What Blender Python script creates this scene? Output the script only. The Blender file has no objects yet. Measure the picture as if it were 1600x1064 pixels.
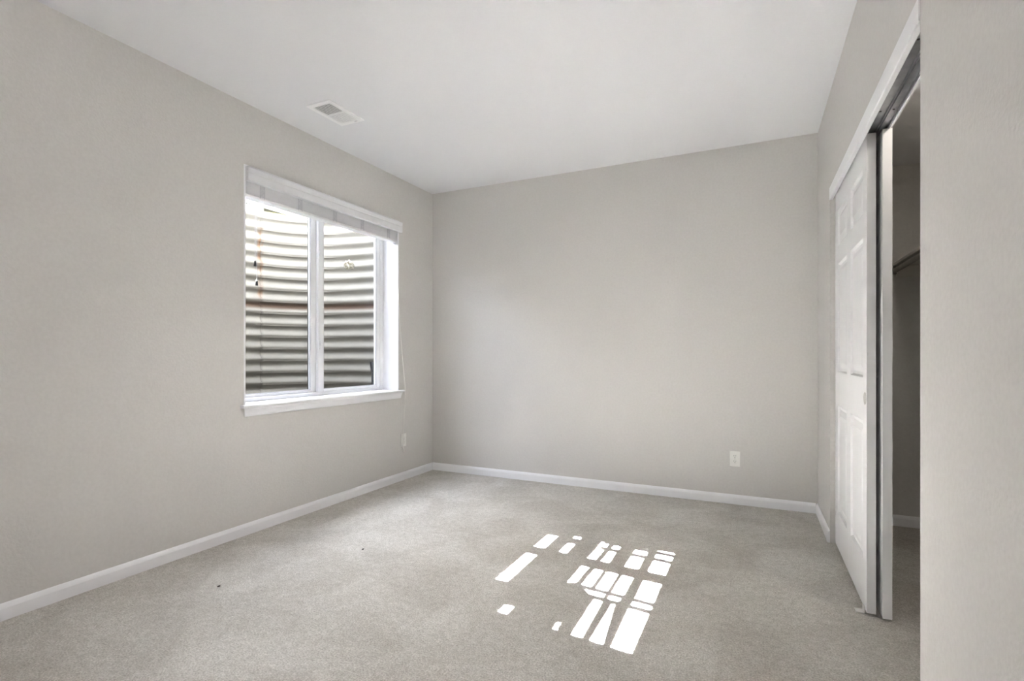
import bpy, bmesh, math, random
from mathutils import Vector, Matrix
random.seed(7)
C = bpy.context.scene.collection
SC = bpy.context.scene

# ------------------------------------------------------------------ camera, world, sun, lamps, exposure
CH = 1.110
YAW = math.atan(388 / 812)
cam_d = bpy.data.cameras.new('camera'); cam = bpy.data.objects.new('camera', cam_d); C.objects.link(cam)
cam_d.sensor_width = 36; cam_d.lens = 36 * 812 / 1600; cam_d.shift_y = 22 / 1600; cam_d.clip_start = .02
cam.location = (0, 0, CH); cam.rotation_euler = (math.pi / 2, 0, YAW)
SC.camera = cam
SC.view_settings.view_transform = 'Standard'; SC.view_settings.look = 'None'
SC.view_settings.gamma = 1; SC.view_settings.use_curve_mapping = False
SC.view_settings.exposure = 0.08
SC.cycles.sample_clamp_indirect = 0
SC.cycles.max_bounces = 14; SC.cycles.diffuse_bounces = 8

KS = .835                              # sun's fall per metre across the room
SUN_DIR = Vector((1, -.115, -KS)).normalized()
W = bpy.data.worlds.new('sky'); SC.world = W; W.use_nodes = True
wn = W.node_tree.nodes; wl = W.node_tree.links
for n in list(wn): wn.remove(n)
wo = wn.new('ShaderNodeOutputWorld'); bg = wn.new('ShaderNodeBackground'); sk = wn.new('ShaderNodeTexSky')
sk.sky_type = 'NISHITA'; sk.sun_disc = False; sk.sun_elevation = math.radians(40)
sk.sun_rotation = math.radians(276); sk.altitude = 1600; sk.air_density = .8; sk.dust_density = 2.0
hs = wn.new('ShaderNodeHueSaturation'); hs.inputs['Saturation'].default_value = .28
wl.new(sk.outputs[0], hs.inputs['Color']); wl.new(hs.outputs[0], bg.inputs[0]); wl.new(bg.outputs[0], wo.inputs[0])
bg.inputs[1].default_value = 7.5

sl = bpy.data.lights.new('sun', 'SUN'); sl.energy = 720; sl.angle = math.radians(.10); sl.color = (.955, .965, 1)
so = bpy.data.objects.new('sun', sl); C.objects.link(so)
so.rotation_euler = SUN_DIR.to_track_quat('-Z', 'Y').to_euler(); so.location = (-8, 3.5, 8)


FILL_LAMPS = [(-.14, -.40, 4)]        # added ceiling fill light, unseen behind the camera (x, y, watts)
FILL_SPOT = (-1.62, 1.62, 85)    # added fill spot, unseen just above the frame
FILL_UPLIGHT = (-.60, -1.1, 1.60, 42)     # added uplight fill, unseen behind the camera (x, y, z, watts)
FILL_COL = (1.0, .97, .94)  # colour of the added fill lamps

# ------------------------------------------------------------------ room numbers (metres)
XL, YB, H = -2.861, 4.20, 2.66          # left wall, back wall, ceiling
YR = -2.6                               # rear wall behind the camera
RC = Vector((.363, YB, 0)); LEAN = .0130
RM = Matrix.Translation(RC) @ Matrix.Rotation(LEAN, 4, 'Z')     # frame of the closet wall
OPN, OPF, HZ = -2.437, -.624, 2.070     # closet opening near / far / header height
WT = .115

# plan outline of the window well outside (evenly spaced points and outward normals)
wcx, wcy, wa, wb, wp = XL - .24, 2.93, 1.27, 1.07, 3.0
def well_pt(t, e=0):
    c, s = math.cos(t), math.sin(t)
    x = -(wa + e) * math.copysign(abs(c) ** (2 / wp), c); y = (wb + e) * math.copysign(abs(s) ** (2 / wp), s)
    return Vector((wcx + x, wcy + y, 0))
RIM, WB, PITCH, AMP = 2.470, .30, .1145, .015
NT = 120; outl = []
raw = [well_pt(-math.pi / 2 + math.pi * i / 2000) for i in range(2001)]
acc = [0]
for a, b in zip(raw, raw[1:]): acc.append(acc[-1] + (b - a).length)
j = 0
for i in range(NT + 1):
    tgt = acc[-1] * i / NT
    while j < 1999 and acc[j + 1] < tgt: j += 1
    u = (tgt - acc[j]) / max(1e-9, acc[j + 1] - acc[j]); outl.append(raw[j].lerp(raw[j + 1], u))
nor = []
for i in range(NT + 1):
    t = (outl[min(i + 1, NT)] - outl[max(i - 1, 0)]).normalized(); nor.append(Vector((-t.y, t.x, 0)))
for i in range(NT + 1):
    if (outl[i] - Vector((wcx, wcy, 0))).dot(nor[i]) < 0: nor[i] = -nor[i]      # outward
seam_i = min(range(NT + 1), key=lambda i: (outl[i] - Vector((-4.34, 3.47, 0))).length)
SEAM_P = outl[seam_i]; SEAM_T = (outl[seam_i + 1] - outl[seam_i - 1]).normalized()

# ------------------------------------------------------------------ materials
def mat(name, col, rough=.5, metal=0, spec=.5, bump=None, noise=None, coat=0):
    m = bpy.data.materials.new(name); m.use_nodes = True
    nt = m.node_tree; b = nt.nodes['Principled BSDF']
    b.inputs['Base Color'].default_value = (*col, 1); b.inputs['Roughness'].default_value = rough
    b.inputs['Metallic'].default_value = metal; b.inputs['Specular IOR Level'].default_value = spec
    tc = nt.nodes.new('ShaderNodeTexCoord')
    if noise:                                          # (scale, other colour, detail)
        n = nt.nodes.new('ShaderNodeTexNoise'); n.inputs['Scale'].default_value = noise[0]
        n.inputs['Detail'].default_value = noise[2] if len(noise) > 2 else 4
        r = nt.nodes.new('ShaderNodeValToRGB')
        r.color_ramp.elements[0].color = (*col, 1); r.color_ramp.elements[1].color = (*noise[1], 1)
        r.color_ramp.elements[0].position = .35; r.color_ramp.elements[1].position = .65
        nt.links.new(tc.outputs['Object'], n.inputs['Vector']); nt.links.new(n.outputs['Fac'], r.inputs[0])
        nt.links.new(r.outputs[0], b.inputs['Base Color'])
    if bump:                                           # (scale, strength, distance)
        n = nt.nodes.new('ShaderNodeTexNoise'); n.inputs['Scale'].default_value = bump[0]
        n.inputs['Detail'].default_value = 3
        bp = nt.nodes.new('ShaderNodeBump'); bp.inputs['Strength'].default_value = bump[1]
        bp.inputs['Distance'].default_value = bump[2]
        nt.links.new(tc.outputs['Object'], n.inputs['Vector']); nt.links.new(n.outputs['Fac'], bp.inputs['Height'])
        nt.links.new(bp.outputs[0], b.inputs['Normal'])
    return m

M = {}
M['wall'] = mat('painted drywall greige', (.59, .573, .553), .85, spec=.25, bump=(95, .30, .004), noise=(70, (.615, .598, .578), 3))
M['ceiling'] = mat('ceiling paint', (.715, .715, .732), .9, spec=.2, bump=(110, .12, .003), noise=(80, (.725, .725, .742), 3))
M['trim'] = mat('semi gloss white trim', (.80, .80, .82), .38, spec=.45, noise=(6, (.81, .81, .83)))
M['door'] = mat('white door paint', (.70, .70, .705), .42, spec=.4, noise=(9, (.71, .71, .715)), bump=(60, .03, .002))
M['vinyl'] = mat('white window vinyl', (.80, .80, .81), .35, spec=.5, noise=(12, (.81, .81, .82)))
M['blind'] = mat('white faux wood', (.72, .72, .74), .45, spec=.4, noise=(20, (.74, .74, .76)))
M['ladder'] = mat('grey ladder string', (.55, .55, .58), .8, noise=(60, (.6, .6, .63)))
M['cord'] = mat('white cord', (.75, .74, .70), .8, noise=(200, (.8, .79, .75)))
M['plastic'] = mat('ivory white plastic', (.78, .77, .74), .35, noise=(30, (.79, .78, .75)))
M['slot'] = mat('dark slot', (.05, .045, .04), .7, noise=(90, (.07, .06, .055)))
M['black'] = mat('black plastic', (.018, .018, .018), .5, noise=(60, (.03, .03, .03)))
M['track'] = mat('zinc track steel', (.36, .36, .37), .38, metal=.85, noise=(18, (.46, .46, .47)), bump=(40, .05, .002))
M['chrome'] = mat('brushed nickel pull', (.42, .41, .39), .3, metal=.9, noise=(50, (.5, .49, .47)))
M['vent'] = mat('white register enamel', (.80, .80, .80), .45, noise=(40, (.81, .81, .81)))
M['duct'] = mat('dark duct', (.10, .10, .10), .8, noise=(20, (.14, .14, .14)))
M['rod'] = mat('closet rod steel', (.30, .28, .26), .4, metal=.7, noise=(30, (.36, .34, .31)))
M['shelf'] = mat('closet shelf white', (.66, .64, .60), .6, noise=(12, (.69, .67, .63)))
M['cover'] = mat('galvanized mesh panel', (.16, .16, .155), .75, metal=.2, noise=(38, (.42, .42, .40), 8), bump=(60, .8, .01))
M['screen'] = mat('sun screen timber', (.20, .17, .13), .85, noise=(14, (.27, .23, .18)))
M['bar'] = mat('galvanized bar', (.32, .32, .32), .5, metal=.5, noise=(30, (.4, .4, .4)))
M['gravel'] = mat('gravel', (.07, .06, .05), .95, noise=(45, (.16, .15, .13), 8), bump=(40, 1, .03))
M['soil'] = mat('dry lawn and soil', (.16, .14, .08), .95, noise=(12, (.22, .21, .11), 8), bump=(30, 1, .03))
M['stucco'] = mat('damp-proofed foundation', (.10, .095, .09), .9, noise=(9, (.14, .135, .13)), bump=(50, .3, .006))
M['leaf'] = mat('dry leaf wad', (.30, .27, .20), .9, noise=(60, (.62, .58, .48), 6), bump=(80, .8, .01))

def carpet():
    m = bpy.data.materials.new('beige cut pile carpet'); m.use_nodes = True
    nt = m.node_tree; L = nt.links; b = nt.nodes['Principled BSDF']
    b.inputs['Roughness'].default_value = 1; b.inputs['Specular IOR Level'].default_value = .05
    tc = nt.nodes.new('ShaderNodeTexCoord')
    def N(scale, det, rough=.5, dist=0):
        n = nt.nodes.new('ShaderNodeTexNoise'); n.inputs['Scale'].default_value = scale
        n.inputs['Detail'].default_value = det; n.inputs['Roughness'].default_value = rough
        n.inputs['Distortion'].default_value = dist
        L.new(tc.outputs['Object'], n.inputs['Vector']); return n
    def R(n, a, ca, c, cc):
        r = nt.nodes.new('ShaderNodeValToRGB'); r.color_ramp.elements[0].position = a; r.color_ramp.elements[1].position = c
        r.color_ramp.elements[0].color = (*ca, 1); r.color_ramp.elements[1].color = (*cc, 1)
        L.new(n.outputs['Fac'], r.inputs[0]); return r
    fine = R(N(150, 4, .7), .30, (.58, .56, .52), .68, (1.22, 1.22, 1.22))
    mid = R(N(34, 4, .6), .32, (.86, .855, .84), .66, (1.05, 1.05, 1.05))
    big = R(N(2.6, 3, .55, .8), .35, (.63, .605, .57), .66, (.76, .74, .71))
    x1 = nt.nodes.new('ShaderNodeMixRGB'); x1.blend_type = 'MULTIPLY'; x1.inputs[0].default_value = 1
    x2 = nt.nodes.new('ShaderNodeMixRGB'); x2.blend_type = 'MULTIPLY'; x2.inputs[0].default_value = 1
    L.new(big.outputs[0], x1.inputs[1]); L.new(mid.outputs[0], x1.inputs[2])
    L.new(x1.outputs[0], x2.inputs[1]); L.new(fine.outputs[0], x2.inputs[2]); L.new(x2.outputs[0], b.inputs['Base Color'])
    h = N(170, 3, .7)
    bp = nt.nodes.new('ShaderNodeBump'); bp.inputs['Strength'].default_value = .9; bp.inputs['Distance'].default_value = .012
    L.new(h.outputs['Fac'], bp.inputs['Height']); L.new(bp.outputs[0], b.inputs['Normal'])
    return m
M['carpet'] = carpet()

def glass():
    m = bpy.data.materials.new('window glass'); m.use_nodes = True
    nt = m.node_tree
    for n in list(nt.nodes): nt.nodes.remove(n)
    o = nt.nodes.new('ShaderNodeOutputMaterial'); mx = nt.nodes.new('ShaderNodeMixShader')
    t = nt.nodes.new('ShaderNodeBsdfTransparent'); g = nt.nodes.new('ShaderNodeBsdfGlossy'); f = nt.nodes.new('ShaderNodeLayerWeight'); pw = nt.nodes.new('ShaderNodeMath'); ma = nt.nodes.new('ShaderNodeMath')
    t.inputs[0].default_value = (.97, .98, .985, 1); g.inputs['Roughness'].default_value = .02; f.inputs[0].default_value = .5
    pw.operation = 'POWER'; pw.inputs[1].default_value = 5; ma.operation = 'MULTIPLY_ADD'; ma.inputs[1].default_value = .6; ma.inputs[2].default_value = .025
    nt.links.new(f.outputs['Facing'], pw.inputs[0]); nt.links.new(pw.outputs[0], ma.inputs[0]); nt.links.new(ma.outputs[0], mx.inputs[0]); nt.links.new(t.outputs[0], mx.inputs[1]); nt.links.new(g.outputs[0], mx.inputs[2])
    nt.links.new(mx.outputs[0], o.inputs[0]); return m
M['glass'] = glass()

def well_steel():
    """galvanised corrugated steel with a rust band at one lap and rust run at one bolted seam"""
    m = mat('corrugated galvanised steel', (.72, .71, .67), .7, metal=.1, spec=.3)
    nt = m.node_tree; L = nt.links; b = nt.nodes['Principled BSDF']
    geo = nt.nodes.new('ShaderNodeNewGeometry'); sp = nt.nodes.new('ShaderNodeSeparateXYZ'); L.new(geo.outputs['Position'], sp.inputs[0])
    def rng(sock, c, w, soft):
        a = nt.nodes.new('ShaderNodeMath'); a.operation = 'SUBTRACT'; L.new(sock, a.inputs[0]); a.inputs[1].default_value = c
        ab = nt.nodes.new('ShaderNodeMath'); ab.operation = 'ABSOLUTE'; L.new(a.outputs[0], ab.inputs[0])
        r = nt.nodes.new('ShaderNodeMapRange'); L.new(ab.outputs[0], r.inputs[0])
        r.inputs[1].default_value = w; r.inputs[2].default_value = w + soft; r.inputs[3].default_value = 1; r.inputs[4].default_value = 0
        return r.outputs[0]
    def mul(a, c):
        n = nt.nodes.new('ShaderNodeMath'); n.operation = 'MULTIPLY'; L.new(a, n.inputs[0])
        if hasattr(c, 'links'): L.new(c, n.inputs[1])
        else: n.inputs[1].default_value = c
        return n.outputs[0]
    def seam_coord():                                 # distance along the sheet from the bolted seam
        d = nt.nodes.new('ShaderNodeVectorMath'); d.operation = 'DOT_PRODUCT'; L.new(geo.outputs['Position'], d.inputs[0]); d.inputs[1].default_value = SEAM_T
        a = nt.nodes.new('ShaderNodeMath'); a.operation = 'SUBTRACT'; L.new(d.outputs['Value'], a.inputs[0]); a.inputs[1].default_value = SEAM_T.dot(SEAM_P)
        return a.outputs[0]
    nz = nt.nodes.new('ShaderNodeTexNoise'); nz.inputs['Scale'].default_value = 9; nz.inputs['Detail'].default_value = 6
    nr = nt.nodes.new('ShaderNodeMapRange'); L.new(nz.outputs['Fac'], nr.inputs[0]); nr.inputs[1].default_value = .40; nr.inputs[2].default_value = .60
    band = mul(rng(sp.outputs['Z'], 1.585, .017, .03), .92)
    seam = mul(mul(rng(seam_coord(), 0, .004, .03), rng(sp.outputs['Z'], 1.98, .26, .12)), nr.outputs[0])
    farside = nt.nodes.new('ShaderNodeMath'); farside.operation = 'LESS_THAN'; L.new(sp.outputs['X'], farside.inputs[0]); farside.inputs[1].default_value = -4.0
    seam = mul(seam, farside.outputs[0])
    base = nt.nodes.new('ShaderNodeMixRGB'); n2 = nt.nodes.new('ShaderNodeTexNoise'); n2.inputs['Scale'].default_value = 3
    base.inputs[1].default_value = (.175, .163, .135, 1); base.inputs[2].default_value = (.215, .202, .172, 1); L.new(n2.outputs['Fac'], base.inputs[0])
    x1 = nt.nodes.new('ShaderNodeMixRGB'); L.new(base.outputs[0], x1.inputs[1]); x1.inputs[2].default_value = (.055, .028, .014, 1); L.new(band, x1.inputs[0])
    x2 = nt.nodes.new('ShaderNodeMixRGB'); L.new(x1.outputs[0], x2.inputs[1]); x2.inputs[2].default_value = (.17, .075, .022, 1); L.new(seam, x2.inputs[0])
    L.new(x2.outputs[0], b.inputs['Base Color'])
    return m
M['well'] = well_steel()

def fill_lamp_mat():  # glow for the shades of the added fill lamps
    m = bpy.data.materials.new('fill lamp glow'); m.use_nodes = True
    b = m.node_tree.nodes['Principled BSDF']; b.inputs['Base Color'].default_value = (.9, .88, .84, 1)
    b.inputs['Emission Color'].default_value = (*FILL_COL, 1); b.inputs['Emission Strength'].default_value = 3
    return m
M['lamp'] = fill_lamp_mat()

# ------------------------------------------------------------------ helpers
def add_box(bm, x0, x1, y0, y1, z0, z1, rot=None):
    vs = [bm.verts.new((x, y, z)) for x in (x0, x1) for y in (y0, y1) for z in (z0, z1)]
    if rot is not None:
        c = Vector(((x0 + x1) / 2, (y0 + y1) / 2, (z0 + z1) / 2))
        for v in vs: v.co = c + rot @ (v.co - c)
    for f in ((0, 1, 3, 2), (4, 6, 7, 5), (0, 4, 5, 1), (2, 3, 7, 6), (0, 2, 6, 4), (1, 5, 7, 3)):
        bm.faces.new([vs[i] for i in f])
    return vs

def boxes(*bs):
    bm = bmesh.new()
    for b in bs: add_box(bm, *b)
    return bm

def prism(pts, axis, a0, a1, bm=None):
    """extrude a closed 2D outline along an axis ('x': pts are (y,z); 'y': (x,z); 'z': (x,y))"""
    bm = bm or bmesh.new()
    f = {'x': lambda p, a: (a, p[0], p[1]), 'y': lambda p, a: (p[0], a, p[1]), 'z': lambda p, a: (p[0], p[1], a)}[axis]
    A = [bm.verts.new(f(p, a0)) for p in pts]; B = [bm.verts.new(f(p, a1)) for p in pts]
    n = len(pts); bm.faces.new(A); bm.faces.new(B[::-1])
    for i in range(n): bm.faces.new((A[i], A[(i + 1) % n], B[(i + 1) % n], B[i]))
    return bm

def tube(pts, r, seg=8, bm=None):
    bm = bm or bmesh.new(); pts = [Vector(p) for p in pts]; rings = []
    for i, p in enumerate(pts):
        t = (pts[min(i + 1, len(pts) - 1)] - pts[max(i - 1, 0)]).normalized()
        u = t.cross(Vector((0, 0, 1)) if abs(t.z) < .9 else Vector((1, 0, 0))).normalized(); w = t.cross(u)
        rr = r[i] if isinstance(r, (list, tuple)) else r
        rings.append([bm.verts.new(p + u * math.cos(6.28319 * k / seg) * rr + w * math.sin(6.28319 * k / seg) * rr) for k in range(seg)])
    for a, b in zip(rings, rings[1:]):
        for k in range(seg): bm.faces.new((a[k], a[(k + 1) % seg], b[(k + 1) % seg], b[k]))
    bm.faces.new(rings[0]); bm.faces.new(rings[-1][::-1])
    return bm

def obj(name, bm, m, parent=None, bevel=0, smooth=False, matrix=None, sub=0):
    bmesh.ops.recalc_face_normals(bm, faces=bm.faces)
    me = bpy.data.meshes.new(name); bm.to_mesh(me); bm.free()
    if matrix is not None: me.transform(matrix)
    o = bpy.data.objects.new(name, me); C.objects.link(o)
    me.materials.append(M[m])
    if parent is not None: o.parent = parent; o.matrix_parent_inverse = parent.matrix_basis.inverted()
    if smooth:
        for p in me.polygons: p.use_smooth = True
    if bevel:
        b = o.modifiers.new('bevel', 'BEVEL'); b.width = bevel; b.segments = 2; b.limit_method = 'ANGLE'; b.angle_limit = .6
    if sub:
        s = o.modifiers.new('sub', 'SUBSURF'); s.levels = sub; s.render_levels = sub
    return o

def tag(o, label=None, cat=None, group=None, kind=None):
    if label: o['label'] = label
    if cat: o['category'] = cat
    if group: o['group'] = group
    if kind: o['kind'] = kind
    return o

def thing(name, label, cat, loc=(0, 0, 0), group=None, kind=None):
    o = bpy.data.objects.new(name, None); C.objects.link(o); o.location = loc; o.empty_display_size = .05
    return tag(o, label, cat, group, kind)

def struct(name, bm, m, label, cat, bevel=0, matrix=None):
    return tag(obj(name, bm, m, None, bevel, False, matrix), label, cat, None, 'structure')

# ------------------------------------------------------------------ shell
struct('floor', boxes((XL, 1.14, YR, YB, -.12, 0)), 'carpet', 'beige cut pile carpet covering the bedroom and closet floor', 'carpet')
struct('ceiling', boxes((XL - .24, .80, YR - .12, YB + .12, H, H + .2)), 'ceiling', 'plain white flat ceiling over the bedroom', 'ceiling')
struct('wall_back', boxes((XL - .24, .363 + WT + .002, YB, YB + .12, -.12, H)), 'wall', 'greige painted wall across the far end of the bedroom', 'wall')
struct('wall_rear', boxes((XL, .60, YR - .12, YR, -.12, H)), 'wall', 'greige wall behind the viewpoint', 'wall')

WY0, WY1, WZ0, WZ1 = 2.180, 3.674, .800, 2.270       # finished window opening
RIMZ = 2.66; XO = XL - .24                                         # outer face of the foundation wall
hy0, hy1, hz0, hz1 = WY0 - .012, WY1 + .012, WZ0 - .02, WZ1 + .012
struct('wall_left', boxes((XO, XL, YR - .12, hy0, -.12, H), (XO, XL, hy1, YB, -.12, H),
                          (XO, XL, hy0, hy1, -.12, hz0), (XO, XL, hy0, hy1, hz1, H)), 'wall', 'long greige wall with the window in it', 'wall')
struct('wall_foundation', boxes((XO - .012, XO - .0005, 1.6, hy0, -.1, RIMZ), (XO - .012, XO - .0005, hy1, 4.3, -.1, RIMZ), (XO - .012, XO - .0005, hy0, hy1, -.1, hz0), (XO - .012, XO - .0005, hy0, hy1, hz1, RIMZ)), 'stucco', 'dark coated foundation behind the window well', 'wall')
# closet wall (slightly out of square) in its own frame: face at x=0, runs towards -y
struct('wall_right', boxes((0, WT, OPF, .0, -.12, H), (0, WT, -6.9, OPN, -.12, H), (.0145, WT, OPN, OPF, HZ, H), (0, .0145, OPN, OPF, 2.0965, H)), 'wall',
       'greige wall with the closet opening', 'wall', matrix=RM)
CZ = 2.335
CY0, CY1, CX1 = -3.4, -.085, .74
struct('wall_closet', boxes((WT, CX1 + .1, CY1, CY1 + .10, -.12, CZ + .1), (WT, CX1 + .1, CY0 - .1, CY0, -.12, CZ + .1),
                            (CX1, CX1 + .1, CY0, CY1, -.12, CZ + .1)), 'wall', 'painted walls inside the closet', 'wall', matrix=RM)
struct('ceiling_closet', boxes((WT, CX1 + .1, CY0 - .1, CY1 + .1, CZ, CZ + .1)), 'ceiling', 'low white ceiling inside the closet', 'ceiling', matrix=RM)

# baseboards: profile with a rounded, chamfered top
BH, BT = .070, .013
def base_prof(s=1, o=0):      # (distance from wall, z)
    return [(o, .0), (o + s * BT, .0), (o + s * BT, BH - .020), (o + s * BT * .75, BH - .010), (o + s * BT * .45, BH - .003), (o + s * .003, BH), (o, BH)]
struct('baseboard_left', prism(base_prof(1, XL), 'y', YR, YB), 'trim', 'white baseboard along the window wall', 'baseboard')
struct('baseboard_back', prism([(YB - a, z) for a, z in base_prof()], 'x', XL + BT, .363 - BT), 'trim', 'white baseboard along the far wall', 'baseboard')
struct('baseboard_right', prism([(-a, z) for a, z in base_prof()], 'y', OPF, -.001), 'trim',
       'short white baseboard between the far corner and the closet', 'baseboard', matrix=RM)
struct('baseboard_near', prism([(-a, z) for a, z in base_prof()], 'y', -6.7, OPN), 'trim', 'white baseboard nearer than the closet', 'baseboard', matrix=RM)
struct('baseboard_closet', prism([(CY1 - a, z) for a, z in base_prof()], 'x', WT, CX1), 'trim', 'white baseboard inside the closet', 'baseboard', matrix=RM)

# white header board over the closet opening
struct('trim_1', prism([(.014, 2.022), (-.001, 2.022), (-.004, 2.026), (-.004, 2.090), (-.001, 2.096), (.014, 2.096)], 'y', OPN + .0003, OPF - .0003), 'trim',
       'white header board over the closet doors', 'trim', matrix=RM)

# ------------------------------------------------------------------ window
win = thing('window_1', 'white sliding window with two panes', 'window', (XL - .17, (WY0 + WY1) / 2, WZ0), kind='structure')
FX0, FX1 = XL - .235, XL - .165                       # frame depth (outside, room side)
obj('jamb_liner', boxes((FX1, XL + .001, WY0 - .0115, WY0, WZ0, WZ1), (FX1, XL + .001, WY1, WY1 + .0115, WZ0, WZ1),
                        (FX1, XL + .001, WY0 - .0115, WY1 + .0115, WZ1, WZ1 + .0115)), 'trim', win)
fw = .042
obj('window_frame', boxes((FX0, FX1, WY0 - .011, WY0 + .022, WZ0 + .001, WZ1), (FX0, FX1, WY1 - fw, WY1 + .011, WZ0 + .001, WZ1),
                          (FX0, FX1, WY0 + .022, WY1 - fw, WZ0 + .001, WZ0 + .024), (FX0, FX1, WY0 + .022, WY1 - fw, WZ1 - .022, WZ1)), 'vinyl', win, bevel=.003)
YM = (WY0 + WY1) / 2
def sash(y0, y1, xa, xb, sl_, sr_, name='sash'):
    z0, z1 = WZ0 + .0245, WZ1 - .022
    bz = .018
    s = obj(name, boxes((xa, xb, y0, y0 + sl_, z0, z1), (xa, xb, y1 - sr_, y1, z0, z1),
                        (xa, xb, y0 + sl_, y1 - sr_, z0, z0 + bz), (xa, xb, y0 + sl_, y1 - sr_, z1 - .018, z1)), 'vinyl', win, bevel=.003)
    xm = (xa + xb) / 2
    obj('glass_pane', boxes((xm - .002, xm + .002, y0 + sl_, y1 - sr_, z0 + bz, z1 - .018)), 'glass', s)
    obj('glazing_bead', boxes((xm + .002, xm + .010, y0 + sl_, y0 + sl_ + .006, z0 + bz, z1 - .018), (xm + .002, xm + .010, y1 - sr_ - .006, y1 - sr_, z0 + bz, z1 - .018),
                              (xm + .002, xm + .010, y0 + sl_ + .006, y1 - sr_ - .006, z0 + bz, z0 + bz + .006)), 'ladder', s)
    return s
sash(WY0 + .022, YM + .016, FX0 + .006, FX1 - .034, .026, .058)
sr = sash(YM + .002, WY1 - fw, FX1 - .030, FX1 - .004, .052, .040)
obj('added_dark_cladding', boxes((FX0 + .001, FX0 + .0055, YM - .044, YM + .060, WZ0 + .03, WZ1 - .023), (FX0 + .006, FX1 - .035, YM + .0165, YM + .019, WZ0 + .045, WZ1 - .045), (FX0 + .006, FX1 - .031, YM + .0550, YM + .0575, WZ0 + .045, WZ1 - .045)), 'black', sr)  # added dark strips that soak up sun on the meeting stile
for z in (1.865, 1.185):                              # oval cam latches on the meeting stile
    bm = bmesh.new()
    ring = [(FX1 + .004 + 0, YM + .010 + .009 * math.cos(a), z + .032 * math.sin(a)) for a in [i * math.pi / 8 for i in range(17)]]
    tube(ring, .0045, 6, bm)
    add_box(bm, FX1 - .0035, FX1 + .006, YM + .004, YM + .018, z - .024, z - .006)
    obj('sash_latch', bm, 'vinyl', sr, smooth=True)
sp = [(XL - .163, WZ0 - .019), (XL + .026, WZ0 - .019), (XL + .031, WZ0 - .014), (XL + .033, WZ0 - .009), (XL + .031, WZ0 - .003), (XL + .026, WZ0), (XL - .163, WZ0)]
obj('window_sill', prism(sp, 'y', WY0 + .0002, WY1 - .0002), 'trim', win)
bm = prism([p for p in [(XL + .0, WZ0 - .019), (XL + .026, WZ0 - .019), (XL + .031, WZ0 - .014), (XL + .033, WZ0 - .009), (XL + .031, WZ0 - .003), (XL + .026, WZ0), (XL, WZ0)]], 'y', WY1, WY1 + .062)
prism([p for p in [(XL + .0, WZ0 - .019), (XL + .026, WZ0 - .019), (XL + .031, WZ0 - .014), (XL + .033, WZ0 - .009), (XL + .031, WZ0 - .003), (XL + .026, WZ0), (XL, WZ0)]], 'y', WY0 - .035, WY0, bm)
obj('sill_horns', bm, 'trim', win)
# apron under the sill: cove moulding, ends returned
ap = [(0, -.020), (.022, -.020), (.0215, -.030), (.017, -.040), (.0135, -.055), (.012, -.068), (.008, -.073), (0, -.073)]
bm = bmesh.new(); za = WZ0 + .0005
A = [bm.verts.new((XL + a, WY0 - .004 - a * .9 + .012 * 0, za + z)) for a, z in ap]
B = [bm.verts.new((XL + a, WY1 + .016 + a * .9, za + z)) for a, z in ap]
bm.faces.new(A); bm.faces.new(B[::-1])
for i in range(len(ap)): bm.faces.new((A[i], A[(i + 1) % len(ap)], B[(i + 1) % len(ap)], B[i]))
obj('sill_apron', bm, 'trim', win)

# ------------------------------------------------------------------ raised blind
bl = thing('window_blind', 'white horizontal blind raised to the top of the window', 'window blind', (XL, YM, 2.178))
VP = [(.001, 2.180), (.024, 2.180), (.027, 2.184), (.027, 2.225), (.024, 2.232), (.027, 2.240), (.030, 2.262), (.027, 2.268), (.001, 2.268)]
obj('valance', prism([(XL + a, z) for a, z in VP], 'y', 2.178, 3.702), 'blind', bl)
obj('head_rail', boxes((XL - .075, XL - .008, WY0 + .006, WY1 - .006, 2.205, 2.255)), 'blind', bl, bevel=.002)
sx0, sx1 = XL - .070, XL - .006
ns = 20; z0s, z1s = 2.110, 2.203
for k in range(ns):                                   # the stacked slats
    z = z0s + (z1s - z0s) * k / ns; dx = random.uniform(-.0008, .0008)
    bm = prism([(sx0 + dx, z), ((sx0 + sx1) / 2, z + .0008), (sx1 + dx, z), (sx1 + dx, z + .0034), ((sx0 + sx1) / 2, z + .0042), (sx0 + dx, z + .0034)],
               'y', WY0 + .008 + random.uniform(0, .001), WY1 - .008 - random.uniform(0, .001))
    obj('slat', bm, 'blind', bl)
obj('bottom_rail', boxes((sx0, sx1 + .001, WY0 + .008, WY1 - .008, 2.091, 2.1085)), 'vinyl', bl, bevel=.004)
def yw(px, X):                                        # y on the vertical plane x = X seen at this column
    d0 = -.43112 * 812 + .90230 * (px - 800); d1 = .90230 * 812 + .43112 * (px - 800); return X / d0 * d1
for px in (410, 469, 523.5, 566, 607):
    y = yw(px, sx1 + .002)
    bm = boxes((sx1 + .0022, sx1 + .0034, y - .018, y - .014, 2.100, 2.190), (sx1 + .0022, sx1 + .0034, y + .014, y + .018, 2.100, 2.190))
    for k in range(10): add_box(bm, sx1 + .0022, sx1 + .004, y - .017, y + .017, 2.112 + k * .0085, 2.112 + k * .0085 + .0050)
    obj('ladder_string', bm, 'ladder', bl)
for px, zt in ((398.6, 1.69), (401.2, 1.568)):        # tilt cords ending in black tassels
    X = XL - .040; y = yw(px, X)
    cdo = obj('tilt_cord', tube([(X, y, 2.092), (X, y, 1.9), (X, y, zt + .014)], .0012, 6), 'ladder', bl)
    tag(obj('tassel', tube([(X, y, zt - .018), (X, y, zt - .016), (X, y, zt - .002), (X, y, zt + .010), (X, y, zt + .018)], [.006, .0085, .0075, .0055, .0025], 12), 'black', cdo, smooth=True), 'black tassel')
ca = []
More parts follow.
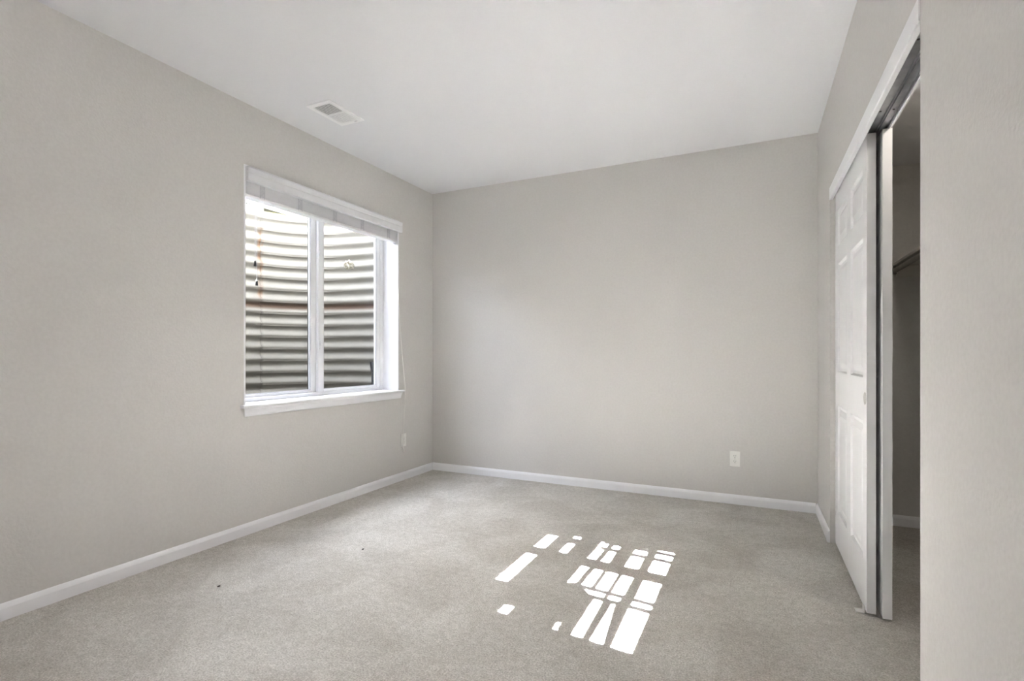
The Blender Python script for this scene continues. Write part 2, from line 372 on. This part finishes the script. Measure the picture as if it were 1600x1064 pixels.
for k, (off, ze) in enumerate(((0, .292), (.010, .262))):
    top = Vector((XL - .004, WY1 - .012, 2.100)); horn = Vector((XL + .0375, WY1 + .050 + off, WZ0 + .002)); pts = [top]
    for i in range(1, 12):
        t = i / 12; p = top.lerp(horn, t); p.y -= .026 * math.sin(math.pi * t) * (1 if k else .8); p.x = max(p.x, XL + .004) if t > .3 else p.x; pts.append(p)
    pts += [horn, Vector((XL + .034, WY1 + .050 + off, .70)), Vector((XL + .022, WY1 + .048 + off, .5)), Vector((XL + .014, WY1 + .046 + off, ze + .03))]
    co = obj('lift_cord', tube(pts, .0013, 6), 'cord', bl)
    e = pts[-1]
    tg = obj('tassel', tube([(e.x, e.y, ze - .012), (e.x, e.y, ze - .010), (e.x, e.y, ze + .006), (e.x, e.y, ze + .020), (e.x, e.y, ze + .031)], [.005, .0085, .0075, .0045, .002], 12), 'plastic', co, smooth=True)

# ------------------------------------------------------------------ electrical outlets
def outlet(name, label, mx):
    """built in a local frame: face towards -y, centre at origin; mx places it"""
    t = thing(name, label, 'power outlet', mx.translation, group=None)
    bm = boxes((-.0355, .0355, -.006, 0, -.057, .057))
    obj('cover_plate', bm, 'plastic', t, bevel=.003, matrix=mx)
    for s in (-1, 1):
        pts = []
        for i in range(24):
            a = i * math.pi / 12; x = .0172 * math.cos(a); z = .0172 * math.sin(a)
            pts.append((x, max(-.0135, min(.0135, z)) + s * .0195))
        r = obj('receptacle', prism(pts, 'y', -.0085, -.0061), 'plastic', t, matrix=mx)
        bm = boxes((-.0075, -.0052, -.0089, -.0086, s * .0195 - .001, s * .0195 + .008), (.0052, .0075, -.0089, -.0086, s * .0195, s * .0195 + .007))
        tube([(0, -.0089, s * .0195 - .0075), (0, -.0086, s * .0195 - .0075)], .0026, 8, bm)
        obj('slot', bm, 'slot', r, matrix=mx)
    obj('screw', tube([(0, -.0075, 0), (0, -.0062, 0)], .003, 10), 'chrome', t, matrix=mx)
    return t
outlet('power_outlet', 'white double outlet on the far wall near the closet side corner', Matrix.Translation((-.170, YB, .336)))
outlet('power_outlet', 'white double outlet on the window wall behind the hanging blind cords', Matrix.Translation((XL, 3.748, .352)) @ Matrix.Rotation(math.radians(90), 4, 'Z'))

# ------------------------------------------------------------------ ceiling register
vx0, vx1, vy0, vy1 = -2.552, -2.357, 2.366, 2.672
vt = thing('ceiling_vent', 'white rectangular air register in the ceiling near the window wall', 'air vent', ((vx0 + vx1) / 2, (vy0 + vy1) / 2, H))
fr = .031; ym = (vy0 + vy1) / 2
bm = bmesh.new()
def ring_frame(bm, x0, x1, y0, y1, f, za, zb):
    for b in ((x0, x1, y0, y0 + f, za, zb), (x0, x1, y1 - f, y1, za, zb), (x0, x0 + f, y0 + f, y1 - f, za, zb), (x1 - f, x1, y0 + f, y1 - f, za, zb)): add_box(bm, *b)
ring_frame(bm, vx0, vx1, vy0, vy1, fr, H - .008, H - .0005); add_box(bm, vx0 + fr, vx1 - fr, ym - .005, ym + .005, H - .008, H - .0005)
obj('register_frame', bm, 'vent', vt, bevel=.002)
obj('duct_opening', boxes((vx0 + fr, vx1 - fr, vy0 + fr, ym - .005, H - .0012, H - .0004), (vx0 + fr, vx1 - fr, ym + .005, vy1 - fr, H - .0012, H - .0004)), 'duct', vt)
for sec, (ya, yb, ang) in enumerate(((vy0 + fr, ym - .005, 1), (ym + .005, vy1 - fr, -1))):
    n = 11
    for k in range(n):
        y = ya + (yb - ya) * (k + .5) / n
        bm = bmesh.new()
        if sec == 0: add_box(bm, vx0 + fr, vx1 - fr, y - .0022, y + .0022, H - .0068, H - .0060)
        else: add_box(bm, vx0 + fr, vx1 - fr, y - .0041, y + .0041, H - .0066, H - .0058)
        obj('louver', bm, 'vent', vt)
obj('damper_lever', boxes((-2.415, -2.395, vy1 - .026, vy1 - .020, H - .018, H - .0079)), 'vent', vt)

# ------------------------------------------------------------------ closet doors, track
def panel_door(name, label, x0, y0, width, pull=.038):
    """six panel sliding door; x0 = face towards the room, thickness to +x, runs y0..y0+width in closet wall frame"""
    th, zb, zt = .033, .014, 2.046
    t = thing(name, label, 'door', RM @ Vector((x0, y0 + width / 2, 0)))
    cols = [(.080, width / 2 - .058), (width / 2 + .055, width - .100)]
    rows = [(.215, .820), (1.010, 1.622), (1.722, 1.925)]
    ys = sorted({0, width, *[c for q in cols for c in q]}); zs = sorted({zb, zt, *[c for q in rows for c in q]})
    bm = bmesh.new(); V = {}
    def v(x, y, z):
        k = (round(x, 5), round(y, 5), round(z, 5))
        if k not in V: V[k] = bm.verts.new((x0 + x, y0 + y, z))
        return V[k]
    for i in range(len(ys) - 1):
        for j in range(len(zs) - 1):
            a, b, c, d = ys[i], ys[i + 1], zs[j], zs[j + 1]
            if (a, b) in cols and (c, d) in rows:
                # sticking, recess, raised field
                ring = [(0, 0), (.009, .0105), (.020, .0125), (.023, .0125), (.052, .0025)]
                for (i0, d0), (i1, d1) in zip(ring, ring[1:]):
                    q0 = [(a + i0, c + i0), (b - i0, c + i0), (b - i0, d - i0), (a + i0, d - i0)]
                    q1 = [(a + i1, c + i1), (b - i1, c + i1), (b - i1, d - i1), (a + i1, d - i1)]
                    for k in range(4):
                        m_ = (k + 1) % 4
                        bm.faces.new((v(d0, *q0[k]), v(d0, *q0[m_]), v(d1, *q1[m_]), v(d1, *q1[k])))
                bm.faces.new([v(d1, *p) for p in q1])
            else:
                bm.faces.new((v(0, a, c), v(0, b, c), v(0, b, d), v(0, a, d)))
    # sides and back
    top = [v(0, y, zt) for y in ys]; bot = [v(0, y, zb) for y in ys]
    lef = [v(0, 0, z) for z in zs]; rig = [v(0, width, z) for z in zs]
    bk = [v(th, 0, zb), v(th, width, zb), v(th, width, zt), v(th, 0, zt)]
    bm.faces.new(top + [bk[2], bk[3]]); bm.faces.new(bot + [bk[1], bk[0]])
    bm.faces.new(lef + [bk[3], bk[0]]); bm.faces.new(rig + [bk[2], bk[1]]); bm.faces.new(bk)
    obj('door_panel', bm, 'door', t, matrix=RM)
    # round finger pull let into the near stile
    bm = bmesh.new(); cy, cz = y0 + pull, .921; n = 24
    prof = [(.0275, .0003), (.0275, -.0012), (.0245, -.0012), (.0225, -.0002)]
    rings = [[bm.verts.new((x0 + dx, cy + r * math.cos(i * 2 * math.pi / n), cz + r * math.sin(i * 2 * math.pi / n))) for i in range(n)] for r, dx in prof]
    for a_, b_ in zip(rings, rings[1:]):
        for i in range(n): bm.faces.new((a_[i], a_[(i + 1) % n], b_[(i + 1) % n], b_[i]))
    bm.faces.new(rings[-1])
    tag(obj('finger_pull', bm, 'chrome', t, smooth=True, matrix=RM), 'grey metal finger pull')
    for dy in (.12, width - .12):                     # roller hangers reaching into the track
        obj('roller_hanger', boxes((x0 + th / 2 - .002, x0 + th / 2 + .002, y0 + dy - .02, y0 + dy + .02, zt - .001, zt + .010)), 'track', t, matrix=RM)
    return t
panel_door('closet_door', 'white six panel sliding closet door in front, finger pull visible', .024, -1.562, .915)
panel_door('closet_door', 'white sliding closet door behind the front one, only its edge showing', .075, -1.590, .915, .877)

tr = thing('door_track', 'grey steel double track above the closet doors', 'door track', RM @ Vector((.06, -1.5, HZ)))
ya, yb = OPN + .002, OPF - .002
obj('track_channel', boxes((.0155, .098, ya, yb, HZ - .0045, HZ - .0005), (.0155, .0170, ya, yb, HZ - .022, HZ - .0045), (.0215, .0230, ya, yb, HZ - .0165, HZ - .0045),
                           (.061, .0625, ya, yb, HZ - .0145, HZ - .0045), (.0680, .0695, ya, yb, HZ - .0145, HZ - .0045),
                           (.0965, .098, ya, yb, HZ - .0165, HZ - .0045)), 'track', tr, matrix=RM)
tag(obj('track_fascia', boxes((.100, .104, ya, yb, HZ - .020, HZ - .0005), (.107, .1145, ya, yb, HZ - .010, HZ - .0005)), 'trim', tr, bevel=.001, matrix=RM), 'white strip along the closet side')
for yy in (-1.735, -2.25, -1.05):
    for xx in (.040, .083): obj('track_screw', tube([(xx, yy, HZ - .0066), (xx, yy, HZ - .0046)], .004, 10), 'slot', tr, matrix=RM)
gd = thing('door_guide', 'small white plastic floor guide at the near bottom corner of the front closet door', 'door guide', RM @ Vector((.03, -1.53, 0)))
obj('guide_base', boxes((-.012, .019, -1.545, -1.505, .0005, .006)), 'plastic', gd, bevel=.002, matrix=RM)
obj('guide_fin', boxes((.0165, .0215, -1.540, -1.510, .004, .030)), 'plastic', gd, bevel=.002, matrix=RM)

# closet shelf and rod
SX = .780 - (.363 + .013 * .4)                       # front edge in the closet frame
sh = thing('closet_shelf', 'white closet shelf with a metal hanging rod fixed under it', 'shelf', RM @ Vector((SX + .15, -1.7, 1.69)))
obj('shelf_board', boxes((SX, CX1 - .001, CY0 + .001, CY1 - .001, 1.683, 1.701)), 'shelf', sh, bevel=.002, matrix=RM)
obj('end_cleat', boxes((SX + .02, CX1 - .021, CY1 - .019, CY1 - .001, 1.612, 1.682)), 'shelf', sh, matrix=RM)
obj('back_cleat', boxes((CX1 - .019, CX1 - .001, CY0 + .001, CY1 - .001, 1.612, 1.682)), 'shelf', sh, matrix=RM)
rd = sh
obj('rod', tube([(SX + .012, CY0 + .003, 1.655), (SX + .012, CY1 - .003, 1.655)], .016, 16), 'rod', rd, smooth=True, matrix=RM)
obj('rod_socket', tube([(SX + .012, CY1 - .012, 1.655), (SX + .012, CY1 - .001, 1.655)], .026, 16), 'rod', rd, matrix=RM)

# ------------------------------------------------------------------ window well outside
def corr(z):
    p = ((z - 1.585) / PITCH) % 1.0
    return AMP * math.cos(2 * math.pi * p)
def bead(z, i):                                       # small rolled lap line above every trough on the far sheet
    if i < seam_i: return 0
    p = ((z - 1.585) / PITCH) % 1.0; k = max(0, min(1, (-3.75 - outl[i].x) / .15))
    return -.007 * k * math.exp(-((p - .30) / .035) ** 2)
nzv = int((RIM - WB) / (PITCH / 24)); zs = [WB + (RIM - WB) * k / nzv for k in range(nzv + 1)]
seam_i = min(range(NT + 1), key=lambda i: (outl[i] - Vector((-4.34, 3.47, 0))).length)
def panel_bm(i0, i1, off, ztop):
    bm = bmesh.new(); G = []
    zz = [z for z in zs if z < ztop - .006] + [ztop]
    for i in range(i0, i1 + 1):
        G.append([bm.verts.new((outl[i] + nor[i] * (corr(z) + bead(z, i) + off)).to_tuple()[:2] + (z,)) for z in zz])
    for a, b in zip(G, G[1:]):
        for k in range(len(zz) - 1): bm.faces.new((a[k], b[k], b[k + 1], a[k + 1]))
    return bm
well = thing('window_well', 'curved corrugated steel window well with rust streaks outside the window', 'window well', (wcx - .6, wcy, WB))
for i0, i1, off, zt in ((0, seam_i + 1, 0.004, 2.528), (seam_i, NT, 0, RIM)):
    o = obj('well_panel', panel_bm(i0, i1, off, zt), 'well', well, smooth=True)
    s = o.modifiers.new('sheet', 'SOLIDIFY'); s.thickness = .003; s.offset = 1
# rolled top edge
bm = bmesh.new(); tube([(outl[i].x + nor[i].x * corr(RIM), outl[i].y + nor[i].y * corr(RIM), RIM) for i in range(seam_i + 1, NT + 1)], .007, 8, bm)
obj('rolled_rim', bm, 'well', well, smooth=True)
for k in range(14):                                   # bolts of the lap seam
    z = 1.585 + PITCH * (k - 7) + PITCH * .5
    if WB + .1 < z < RIM - .05:
        p = outl[seam_i] + nor[seam_i] * (corr(z) - .002); n = nor[seam_i]
        obj('seam_bolt', tube([(p.x, p.y, z), (p.x - n.x * .006, p.y - n.y * .006, z)], .006, 6), 'well', well)

# gravel in the well bottom and the yard around it
bm = bmesh.new()
vs = [bm.verts.new((p.x + n.x * .03, p.y + n.y * .03, WB + .04)) for p, n in zip(outl, nor)]
vb = [bm.verts.new((p.x + n.x * .03, p.y + n.y * .03, WB - .1)) for p, n in zip(outl, nor)]
bm.faces.new(vs); bm.faces.new(vb[::-1])
for v in vs: v.co.z = WB + .04
for k in range(len(vs)): bm.faces.new((vs[k], vs[(k + 1) % len(vs)], vb[(k + 1) % len(vs)], vb[k]))
tag(obj('gravel_bed', bm, 'gravel', well), 'loose gravel', kind='stuff')
bm = bmesh.new(); GZ = 2.40
inn = [bm.verts.new((p.x + n.x * .035, p.y + n.y * .035, GZ)) for p, n in zip(outl, nor)]
out = []
for p in outl:
    d = (p - Vector((wcx, wcy, 0))); k = 14 / max(abs(d.x), abs(d.y)) if True else 1
    out.append(bm.verts.new((min(wcx + d.x * k, wcx), wcy + d.y * k, GZ)))
for k in range(NT): bm.faces.new((inn[k], inn[k + 1], out[k + 1], out[k]))
g = struct('ground', bm, 'soil', 'yard soil around the window well', 'ground')
s = g.modifiers.new('thick', 'SOLIDIFY'); s.thickness = .1; s.offset = -1 if False else 1
struct('wall_exterior', boxes((XO - .0, XL, -10.9, YR - .121, 0, 3.2), (XO, XL, YB + .121, 16, 0, 3.2), (XO - .0, XO + .2, YR - .12, YB + .12, H + .2, 3.2)), 'stucco', 'outer house wall above the yard', 'wall')

# added slab beyond the well: gives the grey above the rim, stops low sun
gs = tag(obj('added_slab', boxes((-5.6, -4.405, 1.5, 4.6, 2.552, 2.66)), 'cover'), 'added grey rough slab filling the view above the rim of the window well', 'slab')
# added unseen screen, its openings shaped to cut the sun patch on the carpet (fx, fy = where the light lands)
XS = -6.60
scr = thing('sun_mask_screen', 'added unseen slatted screen across the yard that shapes the sun patch', 'sun screen', (XS, wcy, GZ))
def plate(name, pts, m='screen', x0=-.012, x1=.012):
    return obj(name, prism([(y + .115 * (x - XS), (x - XS) * KS) for x, y in pts], 'x', XS + x0, XS + x1), m, scr)
def rect(x0, x1, y0, y1): return [(x0, y0), (x1, y0), (x1, y1), (x0, y1)]
Y0, Y1, XB, XT = .75, 4.50, (GZ + .001) / KS + XS, -.425
for p in (rect(XB, -1.190, Y0, Y1), rect(-1.190, -1.108, Y0, 2.285), rect(-1.190, -1.108, 2.985, Y1),
          rect(-1.108, -1.030, Y0, Y1), rect(-1.030, -.970, 2.070, 2.735), rect(-1.030, -.970, 2.905, 2.995), rect(-1.030, -.970, 3.03, Y1), rect(-.970, -.855, Y0, Y1),
          [(-.855, 1.90), (-.765, 1.90), (-.765, 2.07), (-.745, 2.07), (-.725, 1.90), (-.683, 1.90), (-.688, 2.285), (-.770, 2.385), (-.855, 2.405)],
          rect(-.855, XT, 3.01, Y1), rect(-1.030, XT, Y0, 1.899)):
    plate('board', p)
for p in ([(-.533, 1.90), (-.517, 1.90), (-.525, 2.25), (-.522, 2.36), (-.528, 3.01), (-.564, 3.01), (-.562, 2.36), (-.576, 2.27)],
          [(-.623, 1.90), (-.605, 1.90), (-.603, 2.30), (-.634, 2.30)], rect(-.695, -.648, 2.66, 3.01), rect(-.722, -.712, 2.36, 3.01),
          [(-.803, 2.40), (-.785, 2.40), (-.773, 3.01), (-.791, 3.01)], rect(-.641, -.633, 2.30, 2.66), rect(XT, .26, Y0, Y1)):
    plate('rail', p)
for fy, w in ((2.368, .036), (2.295, .038), (2.885, .046), (2.985, .046)):
    plate('upright', [(x, fy + d - .115 * (x + .6)) for x, d in ((-.85, -w / 2), (XT, -w / 2), (XT, w / 2), (-.85, w / 2))], 'screen', .0125, .025)

# bits caught on / standing in the well
def lump(name, c, r, m, label, cat, seed, squash=(1, 1, 1)):
    rnd = random.Random(seed); bm = bmesh.new(); bmesh.ops.create_icosphere(bm, subdivisions=3, radius=r)
    for v in bm.verts:
        q = v.co / r
        k = 1 + .35 * math.sin(q.x * 7 + seed) * math.cos(q.y * 6 + q.z * 5) + rnd.uniform(-.16, .16)
        v.co = Vector((q.x * squash[0], q.y * squash[1], q.z * squash[2])) * r * k
    bmesh.ops.translate(bm, verts=bm.verts, vec=Vector(c))
    return tag(obj(name, bm, m), label, cat)
def at(px, T, py): return (T * (-.43112 * 812 + .9023 * (px - 800)), T * (.9023 * 812 + .43112 * (px - 800)), CH + (554 - py) * T)
c = at(545, .00595, 414)
lump('leaf_wad', c, .052, 'leaf', 'crumpled grey-brown wad of dry leaves stuck on the corrugated well wall', 'debris', 3, (.6, 1, .75))
c = at(582, .00572, 601)
sk_ = thing('plant_stake', 'black plastic stake in the window well beside the right edge of the glass', 'stake', (c[0], c[1], WB + .04))
obj('shaft', tube([(c[0], c[1], WB + .045), (c[0], c[1], .95)], .010, 10), 'black', sk_)
obj('forked_head', prism([(c[1] - .010, .951), (c[1] + .012, .951), (c[1] + .024, 1.045), (c[1] - .026, 1.045)], 'x', c[0] - .012, c[0] + .012), 'black', sk_, bevel=.002)

# specks of lint on the carpet
def on_floor(px, py):
    T = CH / (py - 554); return T * (-.43112 * 812 + .9023 * (px - 800)), T * (.9023 * 812 + .43112 * (px - 800))
for i, (px, py, lab) in enumerate(((342, 917, 'dark speck of lint on the carpet near the window wall baseboard'), (567, 859, 'tiny dark speck of lint on the carpet in mid room'))):
    x, y = on_floor(px, py)
    lump('lint', (x, y, .0035), .0055, 'slot', lab, 'lint', 5 + i, (1, 1.3, .5))

# ------------------------------------------------------------------ added ceiling fill light, unseen behind the viewpoint
for i, (x, y, e) in enumerate(FILL_LAMPS):
    t = thing('fill_ceiling_light', 'added unseen fill light beside the near end of the closet wall', 'ceiling light', (x, y, H))
    obj('lamp_base', tube([(x, y, H - .022), (x, y, H - .001)], .17, 40), 'vinyl', t)
    bm = bmesh.new(); n = 32; prev = None; rings = []
    for k in range(7):
        a = k / 7 * math.pi / 2; r = .16 * math.cos(a); z = H - .023 - .075 * math.sin(a)
        rings.append([bm.verts.new((x + r * math.cos(j * 2 * math.pi / n), y + r * math.sin(j * 2 * math.pi / n), z)) for j in range(n)])
    for a_, b_ in zip(rings, rings[1:]):
        for j in range(n): bm.faces.new((a_[j], a_[(j + 1) % n], b_[(j + 1) % n], b_[j]))
    bm.faces.new(rings[-1]); bm.faces.new(rings[0][::-1])
    obj('lamp_shade', bm, 'lamp', t, smooth=True)
    L = bpy.data.lights.new('fill_bulb', 'AREA'); L.shape = 'DISK'; L.size = .32; L.energy = e; L.color = FILL_COL
    lo = bpy.data.objects.new('fill_bulb', L); C.objects.link(lo); lo.location = (x, y, H - .106)

# added lamp, unseen behind the viewpoint, fills the room by way of the ceiling
x, y, z, e = FILL_UPLIGHT
t = thing('fill_floor_lamp', 'added unseen slim white uplighter near the rear wall', 'floor lamp', (x, y, 0))
obj('base', tube([(x, y, .0005), (x, y, .018), (x, y, .026)], [.14, .14, .05], 32), 'vinyl', t)
obj('pole', tube([(x, y, .0262), (x, y, z - .131)], .012, 12), 'vinyl', t)
bm = bmesh.new(); n = 32; prof = [(.02, -.13), (.09, -.10), (.15, -.05), (.18, .0), (.174, .0), (.145, -.046), (.085, -.094), (.0, -.12)]
rings = [[bm.verts.new((x + r * math.cos(j * 2 * math.pi / n), y + r * math.sin(j * 2 * math.pi / n), z + d)) for j in range(n)] for r, d in prof[:-1]]
for a_, b_ in zip(rings, rings[1:]):
    for j in range(n): bm.faces.new((a_[j], a_[(j + 1) % n], b_[(j + 1) % n], b_[j]))
bm.faces.new(rings[0]); bm.faces.new(rings[-1][::-1])
obj('bowl_shade', bm, 'vinyl', t, smooth=True)
L = bpy.data.lights.new('fill_uplight_bulb', 'AREA'); L.shape = 'DISK'; L.size = .22; L.energy = e; L.color = FILL_COL
lo = bpy.data.objects.new('fill_uplight_bulb', L); C.objects.link(lo); lo.location = (x, y, z - .03); lo.rotation_euler = (math.pi, 0, 0)

# added spot out of view; its pool stands in for window light on the carpet
x, y, e = FILL_SPOT
t = thing('fill_downlight', 'added unseen fill downlight over the middle of the carpet', 'ceiling light', (x, y, H))
n = 32
def disc(r0, r1, z0, z1, cap=False):
    bm = bmesh.new(); R = [[bm.verts.new((x + r * math.cos(j * 2 * math.pi / n), y + r * math.sin(j * 2 * math.pi / n), z)) for j in range(n)] for r, z in ((r0, z0), (r1, z1))]
    for j in range(n): bm.faces.new((R[0][j], R[0][(j + 1) % n], R[1][(j + 1) % n], R[1][j]))
    if cap: bm.faces.new(R[1])
    return bm
obj('trim_ring', disc(.075, .056, H - .0006, H - .006), 'vent', t)
obj('lens', disc(.056, .050, H - .006, H - .004, True), 'lamp', t)
L = bpy.data.lights.new('fill_downlight_bulb', 'SPOT'); L.energy = e; L.color = (1, .985, .97); L.spot_size = math.radians(100); L.spot_blend = 1; L.shadow_soft_size = .05
lo = bpy.data.objects.new('fill_downlight_bulb', L); C.objects.link(lo); lo.location = (x, y, H - .012); lo.rotation_euler = (math.radians(10), 0, 0)

# added light to brighten the closet, out of sight behind the near wall
c = RM @ Vector((.33, -1.75, CZ)); x, y = c.x, c.y
t = thing('closet_fill_light', 'added unseen fill light on the closet ceiling', 'ceiling light', (x, y, CZ))
obj('lamp_base', tube([(x, y, CZ - .018), (x, y, CZ - .001)], .075, 32), 'vinyl', t)
obj('lamp_shade', tube([(x, y, CZ - .070), (x, y, CZ - .062), (x, y, CZ - .040), (x, y, CZ - .0185)], [.02, .045, .064, .07], 32), 'lamp', t, smooth=True)
L = bpy.data.lights.new('closet_fill_bulb', 'AREA'); L.shape = 'DISK'; L.size = .10; L.energy = 4.5; L.color = (1, .93, .82)
lo = bpy.data.objects.new('closet_fill_bulb', L); C.objects.link(lo); lo.location = (x, y, CZ - .074)
